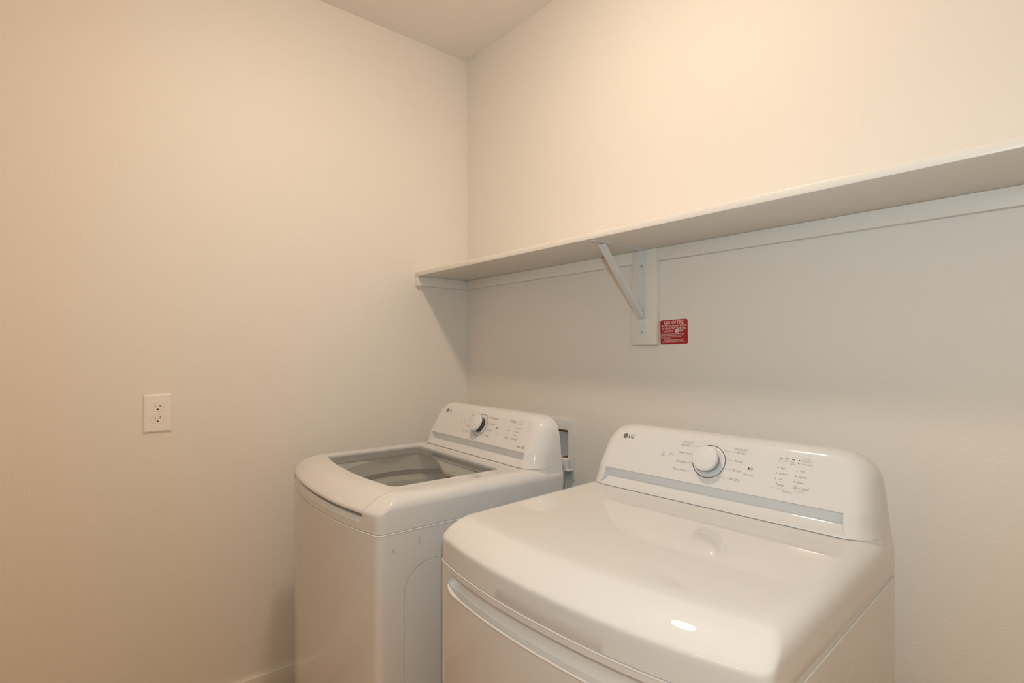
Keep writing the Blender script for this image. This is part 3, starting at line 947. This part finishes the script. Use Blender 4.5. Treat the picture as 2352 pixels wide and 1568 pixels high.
for k in range(7):
    x, y = 0.455 + 0.018 * k, 0.372 + 0.005 * (k % 3)
    v, f = strip([(x, y), (x + 0.011, y + 0.006)], 0.0022)
    mesh_obj('printed_mark', v, f, M['print_light'], dk, None, Matrix.Translation((0, 0, 0.9565)))
con = console(washer)
knob(con, 0.3475, 0.0585, 0.0300, 0.0270, M['knob_side'])
logo(con, 0.1060, 0.0905)
for s_, x, y in (('Normal', 0.2960, 0.0900), ('Heavy', 0.2850, 0.0695), ('Towels', 0.2860, 0.0475), ('Speed Wash', 0.2900, 0.0265)):
    ptext(con, s_, x, y, 0.0078, align='RIGHT', sx=0.86)
for a, b2, y0 in ((0.2985, 0.3100, 0.0900), (0.2880, 0.2990, 0.0695), (0.2890, 0.3010, 0.0475), (0.2930, 0.3080, 0.0265), (0.3790, 0.3850, 0.0897), (0.3880, 0.3960, 0.0688), (0.3880, 0.3980, 0.0465), (0.3680, 0.3920, 0.0262)):
    pstrip(con, [(a, y0), (b2, y0)], 0.0005, 'print')
for s_, x, y in (('Bedding/Waterproof', 0.3865, 0.0900), ('Quick Wash', 0.3985, 0.0690), ('Spin Only', 0.4005, 0.0465), ('Tub Clean', 0.3950, 0.0262)):
    ptext(con, s_, x, y, 0.0078, sx=0.76)
icons(con, 0.2500, 0.0590, 0.2265, 0.0590)
play(con, 0.4475, 0.0585, 0.9)
ptext(con, 'Hold to Start', 0.4530, 0.0400, 0.0046, 'print_light', 'CENTER', 0.85)
for x in (0.5085, 0.5207, 0.5328):
    pdot(con, x, 0.0926, 0.0022, 0.0013)
ptext(con, 'Wash Rinse Spin', 0.5195, 0.0870, 0.0050, 'print', 'CENTER', 0.85)
for s_, x, y in (('Remote', 0.5520, 0.0985), ('Lid Lock', 0.5500, 0.0925), ('Control Lock', 0.5480, 0.0862)):
    ptext(con, s_, x, y, 0.0050, 'print_light', sx=0.80)
for x, y in ((0.5445, 0.0923), (0.5440, 0.0862), (0.5026, 0.0703), (0.5014, 0.0586), (0.4993, 0.0469), (0.5424, 0.0706), (0.5395, 0.0582), (0.5374, 0.0467)):
    pdot(con, x, y, 0.0010, mat='print')
for s_, x, y in (('Hot', 0.5075, 0.0703), ('Warm', 0.5060, 0.0586), ('Cold', 0.5045, 0.0469), ('Extra High', 0.5465, 0.0706), ('Extra Rinse', 0.5440, 0.0582), ('Normal', 0.5425, 0.0467)):
    ptext(con, s_, x, y, 0.0058, 'print', sx=0.84)
ptext(con, 'Temp.', 0.5040, 0.0344, 0.0082, sx=0.80)
ptext(con, 'Water Plus', 0.5350, 0.0341, 0.0082, sx=0.80)
pstrip(con, [(0.4950, 0.0262), (0.5250, 0.0260)], 0.0004, 'print_light')
pstrip(con, [(0.5330, 0.0258), (0.5650, 0.0256)], 0.0004, 'print_light')
ptext(con, 'TurboDrum', 0.5760, 0.0137, 0.0056, 'print', sx=0.85, bold=0.0002)
ptext(con, '10', 0.6035, 0.0137, 0.0105, 'logo', sx=0.9, bold=0.0002)
# faint scuffs on the right side panel
for (y, z), (y2, z2), w in (((0.108, 0.882), (0.110, 0.857), 0.003), ((0.036, 0.860), (0.040, 0.852), 0.005)):
    v = [(0, y - w / 2, z), (0, y + w / 2, z), (0, y2 + w / 2, z2), (0, y2 - w / 2, z2)]
    o = mesh_obj('scuff_mark', v, [(0, 1, 2, 3)], M['scuff'], washer)
    o.location = (W_ + 0.0009, 0, 0)
    o['label'] = 'grey scuff on the side panel'
